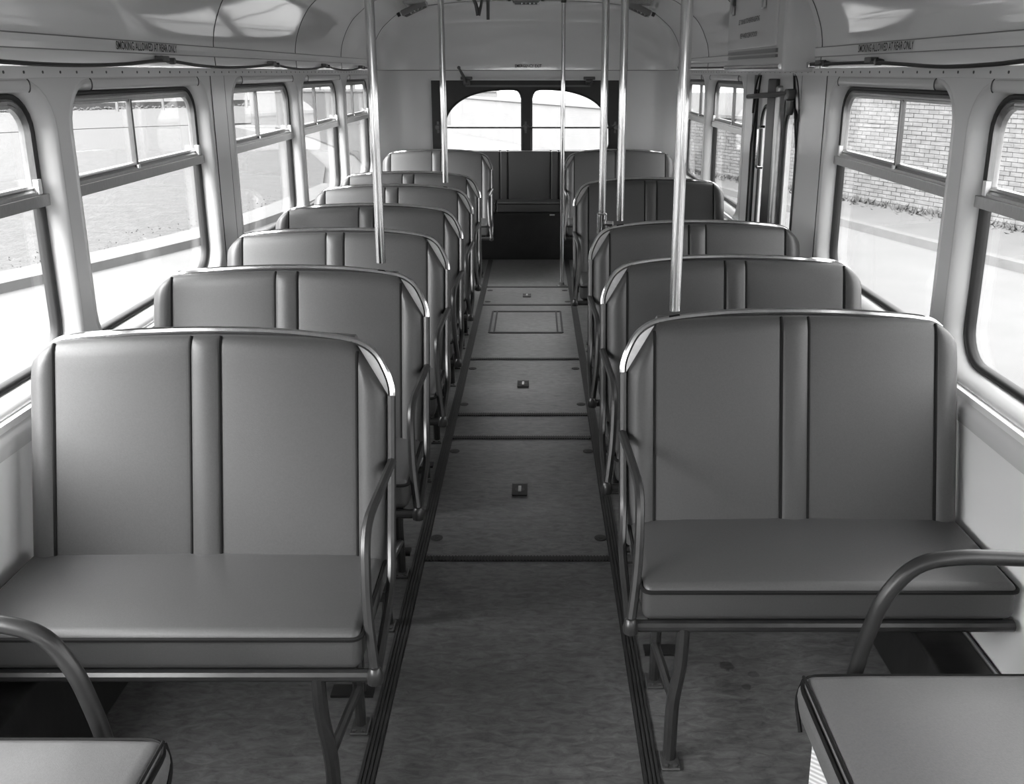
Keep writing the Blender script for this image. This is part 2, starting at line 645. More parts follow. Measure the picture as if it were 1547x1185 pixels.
TALL = 9.75
bw = MB()
bw.obox(wp(TALL / 2, -0.12, (GR + 1.95) / 2), Vector((wd.x, wd.y, 0)) * (TALL / 2), Vector((wnrm.x, wnrm.y, 0)) * 0.10, (0, 0, (1.95 - GR) / 2))
bw.obox(wp(TALL + 3, -0.12, (GR + .52) / 2), Vector((wd.x, wd.y, 0)) * 3, Vector((wnrm.x, wnrm.y, 0)) * 0.10, (0, 0, (.52 - GR) / 2))
wall_b = bw.build('brick_wall', M['mortar'], smooth=False)
tag(wall_b, 'long weathered brick wall behind the pavement outside the right windows', 'wall', kind='structure')
bricks = []
for seg0, seg1, ztop in ((0, TALL, 1.95), (TALL, TALL + 6, .52)):
    nz = int((ztop - GR) / 0.075)
    for c in range(nz):
        s = seg0 - (0.1125 if c % 2 else 0)
        while s < seg1:
            a, b = max(s, seg0), min(s + 0.215, seg1)
            if b - a > 0.04: bricks.append(((a + b) / 2, (b - a) / 2, GR + c * 0.075 + 0.0375))
            s += 0.225


def seen(s, hl, z):
    p = wp(s, 0, z)
    if p.x <= 1.2: return False
    t = 1.188 / p.x
    yy, zz = p.y * t, CAMZ + (z - CAMZ) * t
    return (1.45 < yy < 2.38 or 2.62 < yy < 3.55) and 0.83 < zz < 1.46 and p.x / (p.y * .964 - (z - CAMZ) * .266) < 0.545


bricks.sort(key=lambda b: (not seen(*b), wp(b[0], 0, b[2]).length))
ax = Vector((wd.x, wd.y, 0))
an = Vector((wnrm.x, wnrm.y, 0))


def brick_geo(b, s, hl, z, local=False):
    pr = random.uniform(0, 0.012)
    c = Vector((0, 0, 0)) if local else wp(s, -0.03 + pr, z)
    b.obox(c, ax * hl, an * 0.03, (0, 0, 0.0325))


full = MB()
brick_geo(full, 0, 0.1075, 0, True)
fm = full.mesh('brick', M['brick'], smooth=False)
half = {}
rest = MB()
for i, (s, hl, z) in enumerate(bricks):
    if i < 296:
        ob = bpy.data.objects.new('brick', fm)
        COL.objects.link(ob)
        ob.parent = wall_b
        ob.location = wp(s, -0.03 + random.uniform(0, .012), z)
        ob.scale = (1, 1, 1) if hl > .1 else (1, 1, 1)
        if hl <= .1:
            me = MB()
            brick_geo(me, 0, hl, 0, True)
            ob.data = me.mesh('brick', M['brick'], smooth=False)
    else:
        brick_geo(rest, s, hl, z)
tag(rest.build('brickwork', M['brick'], wall_b, smooth=False, weld=False), kind='stuff')
cp = MB()
cp.obox(wp(TALL / 2, -0.08, 1.98), ax * (TALL / 2 + .03), an * .14, (0, 0, .035))
cp.obox(wp(TALL + 3, -0.08, .555), ax * 3, an * .14, (0, 0, .035))
cp.build('coping', M['kerb'], wall_b, smooth=False)
bp_ = MB()
bp_.obox(wp(TALL + .0, .02, (GR + 2.05) / 2), ax * .17, an * .14, (0, 0, (2.05 - GR) / 2)).obox(wp(TALL, .02, 2.08), ax * .21, an * .18, (0, 0, .04))
bp_.build('pier', M['brick'], wall_b, smooth=False)
wb = MB()
for i in range(1500):
    s, d = random.uniform(1, 16), abs(random.gauss(0, .22)) + .02
    c = wp(s, d, GR + .1)
    an_, hg = random.random() * PI, random.uniform(.03, .13) * (1 - min(d, .6))
    dx, dy = math.cos(an_) * .03, math.sin(an_) * .03
    wb.add([c + Vector((-dx, -dy, 0)), c + Vector((dx, dy, 0)), c + Vector((random.uniform(-.08, .08), random.uniform(-.08, .08), hg))], [(0, 1, 2)])
tag(wb.build('weeds', M['hedge'], smooth=False, weld=False), 'weeds and litter along the foot of the brick wall', 'weeds', kind='stuff')
lw = MB()
lw.obox(wp(TALL + 15, -0.12, (GR + .52) / 2), ax * 9, an * .12, (0, 0, (.52 - GR) / 2)).obox(wp(TALL + 15, -0.10, .56), ax * 9, an * .16, (0, 0, .04))
tag(lw.build('boundary_wall', M['farwall'], smooth=False), 'pale low wall continuing from the brick wall behind the bus', 'wall', kind='structure')
fw = MB()
fw.box(-14, -1.9, 46, 46.4, GR, 0.62).box(-14.1, -1.8, 45.95, 46.45, .62, .70)
tag(fw.build('boundary_wall', M['farwall'], smooth=False), 'pale boundary wall far behind the bus, seen through the emergency window', 'wall', kind='structure')

# ------------------------------------------------------------------ floor
fl = MB().box(CX - 1.26, CX + 1.26, Y0, 8.1, -0.06, -0.004).build('floor', M['black'], smooth=False)
tag(fl, 'marbled linoleum bus floor with ribbed metal strips along the aisle', kind='structure')
AX0, AX1 = -0.367, 0.247
SL, SR = (-0.405, -0.367), (0.247, 0.286)
MB().box(CX - 1.165, SL[0], Y0, 7.73, -0.004, 0.0).build('side_floor', M['lino'], fl, smooth=False)
MB().box(SR[1], CX + 1.165, Y0, 7.73, -0.004, 0.0).build('side_floor', M['lino'], fl, smooth=False)
CROSS = [2.717, 3.759, 4.042, 4.908, 6.151, 6.698]
ys = [Y0] + CROSS + [7.73]
for i in range(len(ys) - 1):
    a, b = ys[i] + (0.016 if i else 0), ys[i + 1] - (0.016 if i < len(ys) - 2 else 0)
    MB().box(AX0 + .001, AX1 - .001, a, b, -0.004, 0.0).build('floor_panel', M['lino'], fl, smooth=False)
for (a, b) in (SL, SR):
    st = MB().box(a, b, Y0, 7.73, -0.004, 0.0025).build('aisle_strip', M['strip'], fl, smooth=False)
    for k in range(4):
        x = a + (b - a) * (k + .5) / 4
        MB().box(x - .003, x + .003, Y0, 7.73, 0.0025, 0.0055).build('rib', M['strip'], st, smooth=False)
for yc in CROSS:
    st = MB().box(AX0 + .001, AX1 - .001, yc - .016, yc + .016, -0.004, 0.002).build('cross_strip', M['strip'], fl, smooth=False)
    t = MB()
    x = AX0 + .004
    while x < AX1 - .008:
        t.box(x, x + .005, yc - .015, yc + .015, .002, .0055)
        x += .0105
    tag(t.build('teeth', M['strip'], st, smooth=False, weld=False), kind='stuff')
hx = (-0.288, 0.168)
hf = MB()
for y in (5.45, 5.97): hf.box(hx[0], hx[1], y - .011, y + .011, 0.0, .004)
for x in hx:
    hf.box(x - .006, x + .006, 5.45, 5.97, 0, .004)
    sx = .03 if x < 0 else -.03
    hf.box(x + sx - .005, x + sx + .005, 5.45, 5.97, 0, .004)
hfo = hf.build('hatch_frame', M['strip'], fl, smooth=False)
scr = MB().lathe([(.0215, 0.0), (.0215, .0016), (.0175, .0026), (.008, .0022), (.0065, .0034), (.002, .0036)], (0, 0, 0), n=14)
scm = scr.mesh('panel_screw', M['strip'])
for (y, xl, xr) in ((2.86, -.343, .226), (3.613, -.345, .224), (4.185, -.348, .222), (4.741, -.343, .219), (6.246, -.337, .227), (6.59, -.337, .217)):
    for x in (xl, xr):
        s_ = bpy.data.objects.new('panel_screw', scm)
        COL.objects.link(s_)
        s_.parent = fl
        s_.location = (x, y, 0)
for i, (x, y) in enumerate(((-.061, 3.235), (-.064, 4.478), (-.062, 6.424))):
    lk = MB().box(x - .028, x + .028, y - .05, y + .05, 0, .004)
    for sx in (-1, 1): lk.box(x + sx * .028 - .002, x + sx * .028 + .002, y - .05, y + .05, .004, .0055)
    lk.box(x - .028, x + .028, y - .05, y - .046, .004, .0055)
    lko = lk.build('panel_lock', M['strip'], fl, smooth=False)
    MB().lathe([(.019, .004), (.019, .0046)], (x, y, 0), n=14).build('recess', M['rubber'], lko)
    MB().rbox(x - .006, x + .006, y - .024, y + .024, .0046, .009, .002).build('lock_ring', M['alu'], lko)

# ------------------------------------------------------------------ side walls and windows
BAYS_L = [(Y0, 0.15), (0.15, 1.33), (1.33, 2.51), (2.51, 3.69), (3.85, 5.07), (5.07, 6.25), (6.25, YARC)]
GL_L = [(-.82, 0.08), (0.22, 1.26), (1.40, 2.44), (2.58, 3.62), (3.96, 5.00), (5.14, 6.18), (6.32, 7.33)]
BLANK_L = [(3.69, 3.85)]
BAYS_R = [(Y0, 0.12), (0.12, 1.30), (1.30, 2.48), (2.48, 3.66), (5.04, 6.22), (6.22, YARC)]
GL_R = [(-.82, 0.05), (0.19, 1.23), (1.37, 2.405), (2.55, 3.585), (5.12, 6.155), (6.29, 7.24)]
BLANK_R = [(3.66, 4.00), (4.86, 5.04)]
WZ0, WZ1 = 0.735, 1.55


def wall(side, name, bays, gl, blanks, label, low_gaps):
    root = empty(name, (CX + side * HL, 3, 0))
    tag(root, label, kind='structure')
    off = Vector(root.location)

    def fix(o):
        o.data.transform(Matrix.Translation(-off))
        return o
    for (a, b), (ga, gb_) in zip(bays, gl):
        hole = rr(ga - .035, gb_ + .035, GZ0 - .035, GZ1 + .035, .135)
        m = MB().plate([(a, WZ0), (b, WZ0), (b, WZ1), (a, WZ1)], [hole], lambda p, q, d: W(side, HL + d, p, q), 0)
        fix(m.build('window_panel', M['paint'], root, smooth=False))
    for a, b in blanks:
        g_ = .0015
        fix(MB().add([W(side, HL - .002, a + g_, WZ0), W(side, HL - .002, b - g_, WZ0), W(side, HL - .002, b - g_, WZ1), W(side, HL - .002, a + g_, WZ1)], [(0, 1, 2, 3)])
            .add([W(side, HL + .004, a - .01, WZ0), W(side, HL + .004, b + .01, WZ0), W(side, HL + .004, b + .01, WZ1), W(side, HL + .004, a - .01, WZ1)], [(0, 1, 2, 3)])
            .build('pillar_cover', M['paint'], root, smooth=False))
        for y in (a, b):
            if y > 0.5:
                fix(MB().obox(W(side, HL - .0015, y, (WZ0 + WZ1) / 2), (.001, 0, 0), (0, .0012, 0), (0, 0, (WZ1 - WZ0) / 2)).build('panel_joint', M['rubber'], root, smooth=False))
    # sill ledge and lower panel (broken at the door)
    for a, b in low_gaps:
        prof = [(HL + .06, .765), (HL, .752), (HL - .018, .746), (HL - .03, .735), (HL - .036, .72), (HL - .037, .70), (HL - .036, .69)]
        fix(MB().grid([[W(side, h, y, z) for h, z in prof] for y in (a, b)]).build('sill_ledge', M['paint'], root))
        cuts = [a] + [y for y in (1.33, 2.51, 3.75, 5.06, 6.25) if a + .2 < y < b - .2] + [b]
        for i in range(len(cuts) - 1):
            p, q = cuts[i] + .0015, cuts[i + 1] - .0015
            fix(MB().box(*sorted((CX + side * HP, CX + side * (HP + .012))), p, q, 0.0, .70).build('lower_panel', M['panel'], root, smooth=False))
            fix(MB().box(*sorted((CX + side * (HP - .002), CX + side * HP)), q - .012, q + .012, 0.0, .70).build('panel_fillet', M['panel'], root, smooth=False))
        fix(MB().box(*sorted((CX + side * (HP + .013), CX + side * (HP + .09))), a, b, -0.05, .76).build('outer_skin', M['panel'], root, smooth=False))
    # header band with screws
    hbm = MB()
    prof = [(HL, 1.545), (HL - .006, 1.546), (HL - .006, 1.574), (HL, 1.576)]
    hbm.grid([[W(side, h, y, z) for h, z in prof] for y in (Y0, YARC)])
    hdr = fix(hbm.build('header_band', M['ceil'], root, smooth=False))
    sm = MB()
    y = 0.9
    while y < YARC - .05:
        sm.lathe([(.0042, 0), (.0042, -side * .0012), (.002, -side * .002)], W(side, HL - .006, y, 1.56), 'X', 6)
        y += .108 if int(y * 100) % 3 else .09
    tag(fix(sm.build('screw_heads', M['metaldark'], root, weld=False)), kind='stuff')
    return root


wl_ = wall(-1, 'wall_left', BAYS_L, GL_L, BLANK_L, 'pale painted left side wall of the bus with rounded window surrounds', [(Y0, YARC)])
wr_ = wall(1, 'wall_right', BAYS_R, GL_R, BLANK_R, 'pale painted right side wall of the bus broken by the entrance door', [(Y0, 4.0), (4.86, YARC)])


def window(num, side, ga, gb_, label):
    root = empty('window_%d' % num, W(side, HG, (ga + gb_) / 2, GZ0))
    tag(root, label, kind='structure')
    off = Vector(root.location)

    def ring(name, loops, m, par=None, smooth=True):
        rows = []
        for e, h in loops:
            rows.append([W(side, h, y, z) for y, z in rr(ga - e, gb_ + e, GZ0 - e, GZ1 + e, max(.10 + e, .03))])
        o = MB().grid(rows, True).build(name, m, par or root, smooth, angle=60)
        o.data.transform(Matrix.Translation(-off))
        return o

    def part(mb, name, m, par=None, smooth=False):
        o = mb.build(name, m, par or root, smooth)
        o.data.transform(Matrix.Translation(-off))
        return o

    def bx(h0, h1, y0, y1, z0, z1):
        return MB().box(*sorted((CX + side * h0, CX + side * h1)), y0, y1, z0, z1)
    ring('reveal', [(.036, HL), (.033, HL - .004), (.027, HL - .004), (.019, HL + .002), (.011, HL + .013), (.005, HL + .028), (.001, HL + .046)], M['paint'])
    ring('gasket', [(.003, HL + .044), (-.002, HL + .040), (-.010, HL + .042), (-.014, HL + .05), (-.014, HG + .01)], M['rubber'])
    # sliding ventilator: rounded frame, fixed top bar, transom rail
    zr = 1.25
    a, b = ga + .014, gb_ - .014
    fr_loops = []
    for e, h in ((0, HG - .012), (-.006, HG - .016), (-.012, HG - .010), (-.016, HG - .014), (-.022, HG - .008), (-.024, HG + .004)):
        fr_loops.append([W(side, h, y, z) for y, z in rr(a - e, b + e, zr - e, GZ1 - .012 + e, .088 + e, 6, .004)])
    part(MB().grid(fr_loops, True), 'vent_frame', M['alu'], smooth=True)
    part(bx(HG - .013, HG + .004, ga + .10, gb_ - .10, 1.470, 1.494), 'top_bar', M['alu'])
    rail = part(bx(HG - .030, HG + .006, ga - .004, gb_ + .004, 1.217, 1.247), 'transom_rail', M['alu'])
    part(bx(HG - .020, HG - .012, ga + .01, gb_ - .01, 1.247, 1.256), 'runner', M['alu'], rail)
    part(bx(HG - .004, HG + .004, ga + .01, gb_ - .01, 1.247, 1.253), 'runner', M['alu'], rail)
    ym = (ga + gb_) / 2 - .055
    mu = part(bx(HG - .016, HG - .006, ym - .010, ym + .008, 1.252, 1.475), 'mullion', M['metaldark'])
    part(bx(HG - .0165, HG - .015, ym - .010, ym - .004, 1.252, 1.475), 'mullion_lip', M['alu'], mu)
    part(bx(HG - .004, HG + .004, ym + .006, ym + .022, 1.252, 1.475), 'mullion', M['metaldark'])
    part(bx(HG - .022, HG - .012, ym - .008, ym + .008, 1.254, 1.266), 'catch_knob', M['white'], mu)
    part(bx(HG - .011, HG - .008, ga + .02, ym + .004, 1.252, 1.488), 'upper_pane', M['glass'])
    part(bx(HG - .001, HG + .002, ym + .004, gb_ - .02, 1.252, 1.488), 'upper_pane', M['glass'])
    lp = rr(ga + .006, gb_ - .006, GZ0 + .004, 1.225, .02, 6, .09)
    part(MB().plate(lp, [], lambda p, q, d: W(side, HG + d, p, q), .003), 'lower_pane', M['glass'])
    part(bx(HG - .024, HG - .010, gb_ - .034, gb_ - .016, 1.250, 1.288), 'stop_block', M['white'])
    # half-round head cover with its end joints
    hc = []
    for y in (ga + .10, gb_ - .09):
        hc.append([W(side, HL - .005 + 0 - .006 * math.sin(t), y, 1.527 + .015 * math.cos(t)) for t in [PI * k / 8 for k in range(9)]])
    hd = part(MB().grid(hc), 'head_cover', M['paint'], smooth=True)
    for y in (ga + .10, gb_ - .09):
        part(MB().tube([W(side, HL - .0058 - .0062 * math.sin(t), y, 1.527 + .0155 * math.cos(t)) for t in [PI * k / 8 for k in range(9)]], .0018, 5), 'head_joint', M['metaldark'], hd, True)
    return root


NL = ['frontmost, behind the viewpoint', 'beside the front side seat, outside the frame', 'nearest the camera, cut by the frame edge', 'beside the nearest double seats, with the lawn behind it',
      'beyond the broad pillar, above the fourth row', 'second from the rear', 'last before the rear corner']
k = 1
for (a, b), nm in zip(GL_L, NL):
    window(k, -1, a, b, 'left side window with sliding top vents, ' + nm)
    k += 1
NR = ['frontmost, behind the viewpoint', 'beside the front side seat, outside the frame', 'nearest the camera, cut by the frame edge', 'with the brick wall behind it, just ahead of the entrance', 'just past the entrance door', 'last before the rear corner']
for (a, b), nm in zip(GL_R, NR):
    window(k, 1, a, b, 'right side window with sliding top vents, ' + nm)
    k += 1

# ------------------------------------------------------------------ ceiling, coves, rear dome
PROF = [(1.204, 1.575), (1.206, 1.63), (1.205, 1.68), (1.190, 1.75), (1.150, 1.84), (1.085, 1.92), (0.933, 2.02), (0.62, 2.07), (0.3, 2.088), (0, 2.092)]
half_p = [(p.x, p.y) for p in curve([(a, b, 0) for a, b in PROF], 4)]
full_p = [(-h, z) for h, z in half_p] + [(h, z) for h, z in reversed(half_p[:-1])]
ce = empty('ceiling', (CX, 3, 2.0))
tag(ce, 'glossy grey arched bus ceiling reflecting the windows', kind='structure')


def cfix(o):
    o.data.transform(Matrix.Translation(-Vector(ce.location)))
    return o


seams = [Y0, 1.25, 2.20, 3.78, 5.06, 6.24, YARC]
for i in range(len(seams) - 1):
    n_ = 4
    rows = [[(CX + h, seams[i] + (seams[i + 1] - seams[i]) * j / n_, z) for h, z in full_p] for j in range(n_ + 1)]
    cfix(MB().grid(rows).build('ceiling_panel', M['ceil'], ce, angle=50))
for y in seams[1:]:
    cfix(MB().tube([(CX + h * .9995, y, z - .0005) for h, z in full_p], .0022, 5).build('seam', M['metaldark'], ce))
for side in (-1, 1):
    for (a, b) in (((Y0, YARC),) if side < 0 else ((Y0, 3.85), (4.96, YARC))):
        m = MB()
        prof = [(1.2065, 1.618), (1.200, 1.620), (1.199, 1.636), (1.200, 1.653), (1.2065, 1.656)]
        m.grid([[W(side, h, y, z) for h, z in prof] for y in (a, b)])
        cfix(m.build('cove_moulding', M['ceil'], ce, smooth=False))
        e = MB()
        for z in (1.6185, 1.655): e.box(*sorted((CX + side * 1.1995, CX + side * 1.207)), a, b, z - .0012, z + .0012)
        cfix(e.build('moulding_edge', M['vent'], ce, smooth=False))
off = Vector((0, 0, 0))
t1 = text('lettering', 'SMOKING ALLOWED AT REAR ONLY', (CX - 1.197, 2.885, 1.626), (0, 1, 0), (0, 0, 1), .485, .026, ce, 'black painted sign on the left cove')
t2 = text('lettering', 'SMOKING ALLOWED AT REAR ONLY', (CX + 1.197, 3.33, 1.626), (0, -1, 0), (0, 0, 1), .485, .026, ce, 'black painted sign on the right cove')
for t in (t1, t2): cfix(t)

# rear dome (superelliptic plan shared with the rear wall)
NP = 5.0


def plan(phi, a, b, n=NP):
    c, s = math.cos(phi), math.sin(phi)
    return (math.copysign(abs(c) ** (2 / n), c) * a, abs(s) ** (2 / n) * b)


phis = [PI * (0.5 - 0.5 * math.cos(PI * k / 40)) for k in range(41)]
hz = [(h, z) for h, z in half_p]
zt, zb = 2.092, 1.575
rows = []
for h, z in hz:
    w = max(0.0, min(1.0, (z - zb) / (zt - zb)))
    gq = (1 - w ** 2.4) ** (1 / 2.4) if w < 1 else 0
    nn = NP * (1 - w) + 2.2 * w
    row = []
    for ph in phis:
        x, y = plan(ph, h, (YR - YARC) * gq, nn)
        row.append((CX + x, YARC + y, z))
    rows.append(row)
cfix(MB().grid(rows).build('rear_dome', M['ceil'], ce, angle=60))

# rear wall with an opening for the emergency window
EX0, EX1, EZ0, EZ1 = -0.895, 0.715, 0.86, 1.492
rwm = MB()
pp = []
for ph in phis:
    x, y = plan(ph, HL, YR - YARC)
    pp.append((CX + x, YARC + y))
pp = [p for p in pp if not (abs(p[0] - EX0) < .03 or abs(p[0] - EX1) < .03)]
for ex in (EX0, EX1):
    h = abs(ex - CX) / HL
    pp.append((ex, YARC + (YR - YARC) * (1 - h ** NP) ** (1 / NP)))
pp.sort(key=lambda p: (p[0], p[1] if p[0] > CX else p[1]))
left = sorted([p for p in pp if p[0] <= CX], key=lambda p: (p[0], p[1]))
right = sorted([p for p in pp if p[0] > CX], key=lambda p: (p[0], -p[1]))
pp = left + right
zl = [0.0, EZ0, EZ1, 1.575]
for i in range(len(pp) - 1):
    a, b = pp[i], pp[i + 1]
    for j in range(3):
        if j == 1 and EX0 - 1e-4 <= min(a[0], b[0]) and max(a[0], b[0]) <= EX1 + 1e-4: continue
        rwm.add([(a[0], a[1], zl[j]), (b[0], b[1], zl[j]), (b[0], b[1], zl[j + 1]), (a[0], a[1], zl[j + 1])], [(0, 1, 2, 3)])
rw = rwm.build('wall_rear', M['rearpaint'], smooth=True, angle=50)
tag(rw, 'pale curved rear wall of the bus around the emergency window', kind='structure')
MB().tube([(x, y - .002, 1.575) for x, y in pp], .003, 5).build('dome_seam', M['vent'], rw)
tr_ = MB().box(EX0 - .02, EX1 + .02, 8.085, 8.125, EZ1, EZ1 + .012).build('header_lip', M['rearpaint'], rw, smooth=False)
text('lettering', 'EMERGENCY EXIT', (-.176, 8.142, 1.598), (1, 0, 0), (0, 0, 1), .228, .026, rw, 'small black painted emergency exit sign')

# emergency window
ew = empty('window_14', (-.09, 8.1, EZ0))
tag(ew, 'black framed two-pane emergency window in the rear wall', kind='structure')


def efix(o):
    o.data.transform(Matrix.Translation(-Vector(ew.location)))
    return o


lpane = [(-.117, .90), (-.117, 1.32)] + [(p.x, p.y) for p in curve([(-.117, 1.34, 0), (-.135, 1.39, 0), (-.18, 1.416, 0), (-.30, 1.416, 0), (-.46, 1.398, 0), (-.60, 1.352, 0), (-.70, 1.285, 0), (-.765, 1.20, 0), (-.79, 1.10, 0)], 4)] + [(-.795, .96), (-.78, .91), (-.75, .895), (-.15, .895)]
rpane = [(-.085 * 2 - a + .018, b) for a, b in lpane]
fm_ = MB().plate([(EX0, EZ0), (EX1, EZ0), (EX1, EZ1), (EX0, EZ1)], [lpane, rpane], lambda a, b, d: (a, 8.095 + d, b), .04)
efix(fm_.build('frame', M['black'], ew, smooth=False))
for pn in (lpane, rpane):
    efix(MB().tube([(a, 8.094, b) for a, b in pn], .010, 6, closed=True).build('glazing_bead', M['rubber'], ew))
    efix(MB().plate(pn, [], lambda a, b, d: (a, 8.12 + d, b), .004).build('pane', M['glass'], ew, smooth=False))
efix(MB().box(-.60, .47, 8.08, 8.096, 1.438, 1.452).build('top_ledge', M['metaldark'], ew, smooth=False))
efix(MB().tube([(-.86, 8.06, 1.098), (.70, 8.06, 1.098)], .008, 8).build('guard_bar', M['metaldark'], ew))
for x in (-.845, -.085, .69):
    b_ = MB().lathe([(.028, 8.096), (.028, 8.09), (.014, 8.085), (.012, 8.05), (.016, 8.045)], (x, 0, 1.098), 'Y', 10)
    for dz in (-.035, .035): b_.obox((x, 8.092, 1.098 + dz), (.009, 0, 0), (0, .004, 0), (0, 0, .014))
    efix(b_.build('bar_bracket', M['metaldark'], ew))
for x, op in ((-.59, True), (.46, False)):
    b_ = MB().rbox(x - .05, x + .05, 8.07, 8.096, 1.497, 1.523, .006).rbox(x - .03, x + .03, 8.06, 8.096, 1.45, 1.50, .01)
    hk = efix(b_.build('lock', M['metaldark'], ew))
    if op:
        efix(MB().tube([(x, 8.05, 1.47), (x - .02, 8.05, 1.52), (x - .055, 8.05, 1.585)], [.012, .013, .010], 8).lathe([(.004, 8.035), (.015, 8.04), (.015, 8.06), (.004, 8.065)], (x - .06, 0, 1.596), 'Y', 10).build('lock_handle', M['metaldark'], hk))
    else:
        efix(MB().tube([(x - .03, 8.05, 1.475), (x, 8.05, 1.465), (x + .03, 8.05, 1.482)], .010, 8).build('lock_handle', M['metaldark'], hk))

# front bulkhead behind the camera, with windscreen
fwm = MB()
for (x0, x1, z0, z1) in ((-1.27, 1.13, 0, 1.20), (-1.27, -.70, 1.20, 1.6), (.74, 1.13, 1.20, 1.6), (-1.27, 1.13, 1.6, 2.1)):
    fwm.box(x0, x1, Y0 - .04, Y0, z0, z1)
tag(fwm.build('wall_front', M['paint'], smooth=False), 'front bulkhead of the bus with a small window, behind the viewpoint', kind='structure')

# ------------------------------------------------------------------ entrance door and its gear box
dr = empty('door_1', (1.15, 4.43, 0))
tag(dr, 'folding entrance door with tall round-topped panes in the right wall', kind='structure')


def dfix(o):
    o.data.transform(Matrix.Translation(-Vector(dr.location)))
    return o


XD = 1.15
for (a, b, ga, gb_) in ((3.98, 4.36, 4.075, 4.285), (4.545, 4.88, 4.575, 4.745)):
    hole = rr(ga, gb_, .30, 1.40, .095)
    lf = dfix(MB().plate([(a, -.02), (b, -.02), (b, 1.53), (a, 1.53)], [hole], lambda p, q, d: (XD + d, p, q), .03).build('leaf', M['paint'], dr, smooth=False))
    dfix(MB().tube([(XD - .001, p, q) for p, q in hole], .009, 6, closed=True).build('glazing_rubber', M['rubber'], lf))
    dfix(MB().plate(hole, [], lambda p, q, d: (XD + .012 + d, p, q), .004).build('pane', M['glass'], lf, smooth=False))
dfix(MB().rbox(1.115, 1.165, 4.372, 4.532, 0, 1.53, .008).build('edge_post', M['black'], dr))
dfix(MB().rbox(1.11, 1.15, 4.31, 4.36, 0, 1.50, .012).build('hinge_post', M['alu'], dr))
dfix(MB().tube(bend([(1.13, 4.60, 1.10), (1.10, 4.60, 1.10), (1.10, 4.60, 1.30), (1.13, 4.60, 1.30)], .03), .007, 8).build('grab_handle', M['chrome'], dr))
dfix(MB().tube([(1.10, 4.10, 1.47), (1.08, 4.78, 1.44)], .012, 8).build('operating_rod', M['metaldark'], dr))
dfix(MB().rbox(1.09, 1.13, 4.08, 4.13, 1.44, 1.49, .008).lathe([(.012, 1.38), (.016, 1.39), (.016, 1.44)], (1.105, 4.07, 0), 'Z', 10).build('rod_bracket', M['metaldark'], dr))
dfix(MB().box(CX + HL + .002, CX + HL + .10, 3.99, 4.87, 1.475, 1.575).build('head_panel', M['paint'], dr, smooth=False))
for (a, s, mm) in ((4.00, 1, 'paint'), (4.86, -1, 'black')):
    # curved gusset in the upper corner of the opening, plus the jamb
    pts = [(a, 1.555)] + [(a + s * .13 * (1 - math.sin(PI / 2 * k / 8)), 1.555 - .20 * (1 - math.cos(PI / 2 * k / 8))) for k in range(9)]
    dfix(MB().plate(pts, [], lambda p, q, d: (CX + HL - .004 + d, p, q), .016).build('corner_gusset', M[mm], dr, smooth=False))
    edge_ = [(CX + HL - .003, p, q) for p, q in reversed(pts[1:])] + [(CX + HL - .003, a, 1.2), (CX + HL - .003, a, .70)]
    dfix(MB().tube(edge_, .005, 6).build('edge_bead', M['rubber'], dr))
    rows = [[(CX + HL - .003 + .012 * (1 - math.cos(t)), a - s * (.012 - .012 * math.sin(t)) + s * .0, z) for t in [PI / 2 * k / 4 for k in range(5)]] + [(CX + HL + .09, a, z)] for z in (0, 1.5)]
    dfix(MB().grid(rows).build('jamb', M['paint'], dr))
    dfix(MB().box(CX + HL + .012, CX + HL + .03, min(a, a + s * .018), max(a, a + s * .018), 0, 1.45).build('jamb_rubber', M['rubber'], dr, smooth=False))

gx = empty('door_gear_box', (1.0, 4.4, 1.57))
tag(gx, 'painted door gear box with notices, hung over the entrance door', 'box')


def gfix(o):
    o.data.transform(Matrix.Translation(-Vector(gx.location)))
    return o


gfix(MB().rbox(1.0, 1.16, 3.85, 4.96, 1.56, 1.99, .012).build('casing', M['paint'], gx, angle=50))
gfix(MB().rbox(.992, 1.004, 3.95, 4.93, 1.665, 1.95, .004).build('access_cover', M['paint'], gx, angle=50))
for z0, z1 in ((1.620, 1.632), (1.640, 1.656)):
    gfix(MB().box(.990, 1.001, 3.93, 4.90, z0, z1).build('louvre', M['vent'], gx, smooth=False))
gfix(MB().tube([(.996, 3.86, 1.583), (.996, 4.97, 1.583)], .011, 10).build('bottom_rail', M['chrome'], gx))
for y, z in ((4.80, 1.865), (4.16, 1.86)):
    c_ = gfix(MB().rbox(.978, .994, y - .025, y + .025, z + .012, z + .05, .004).build('clasp', M['metaldark'], gx))
    gfix(MB().rbox(.976, .992, y - .022, y + .022, z - .035, z + .010, .006).build('clasp_tongue', M['alu'], c_))
gfix(text('lettering', 'LET YOUR BUS STOP BEFORE ALIGHTING', (.9905, 4.682, 1.780), (0, -1, 0), (0, 0, 1), .432, .023, gx, 'upper line of black lettering'))
gfix(text('lettering', 'KEEP HANDS CLEAR OF DOOR', (.9905, 4.635, 1.715), (0, -1, 0), (0, 0, 1), .352, .023, gx, 'lower line of black lettering'))

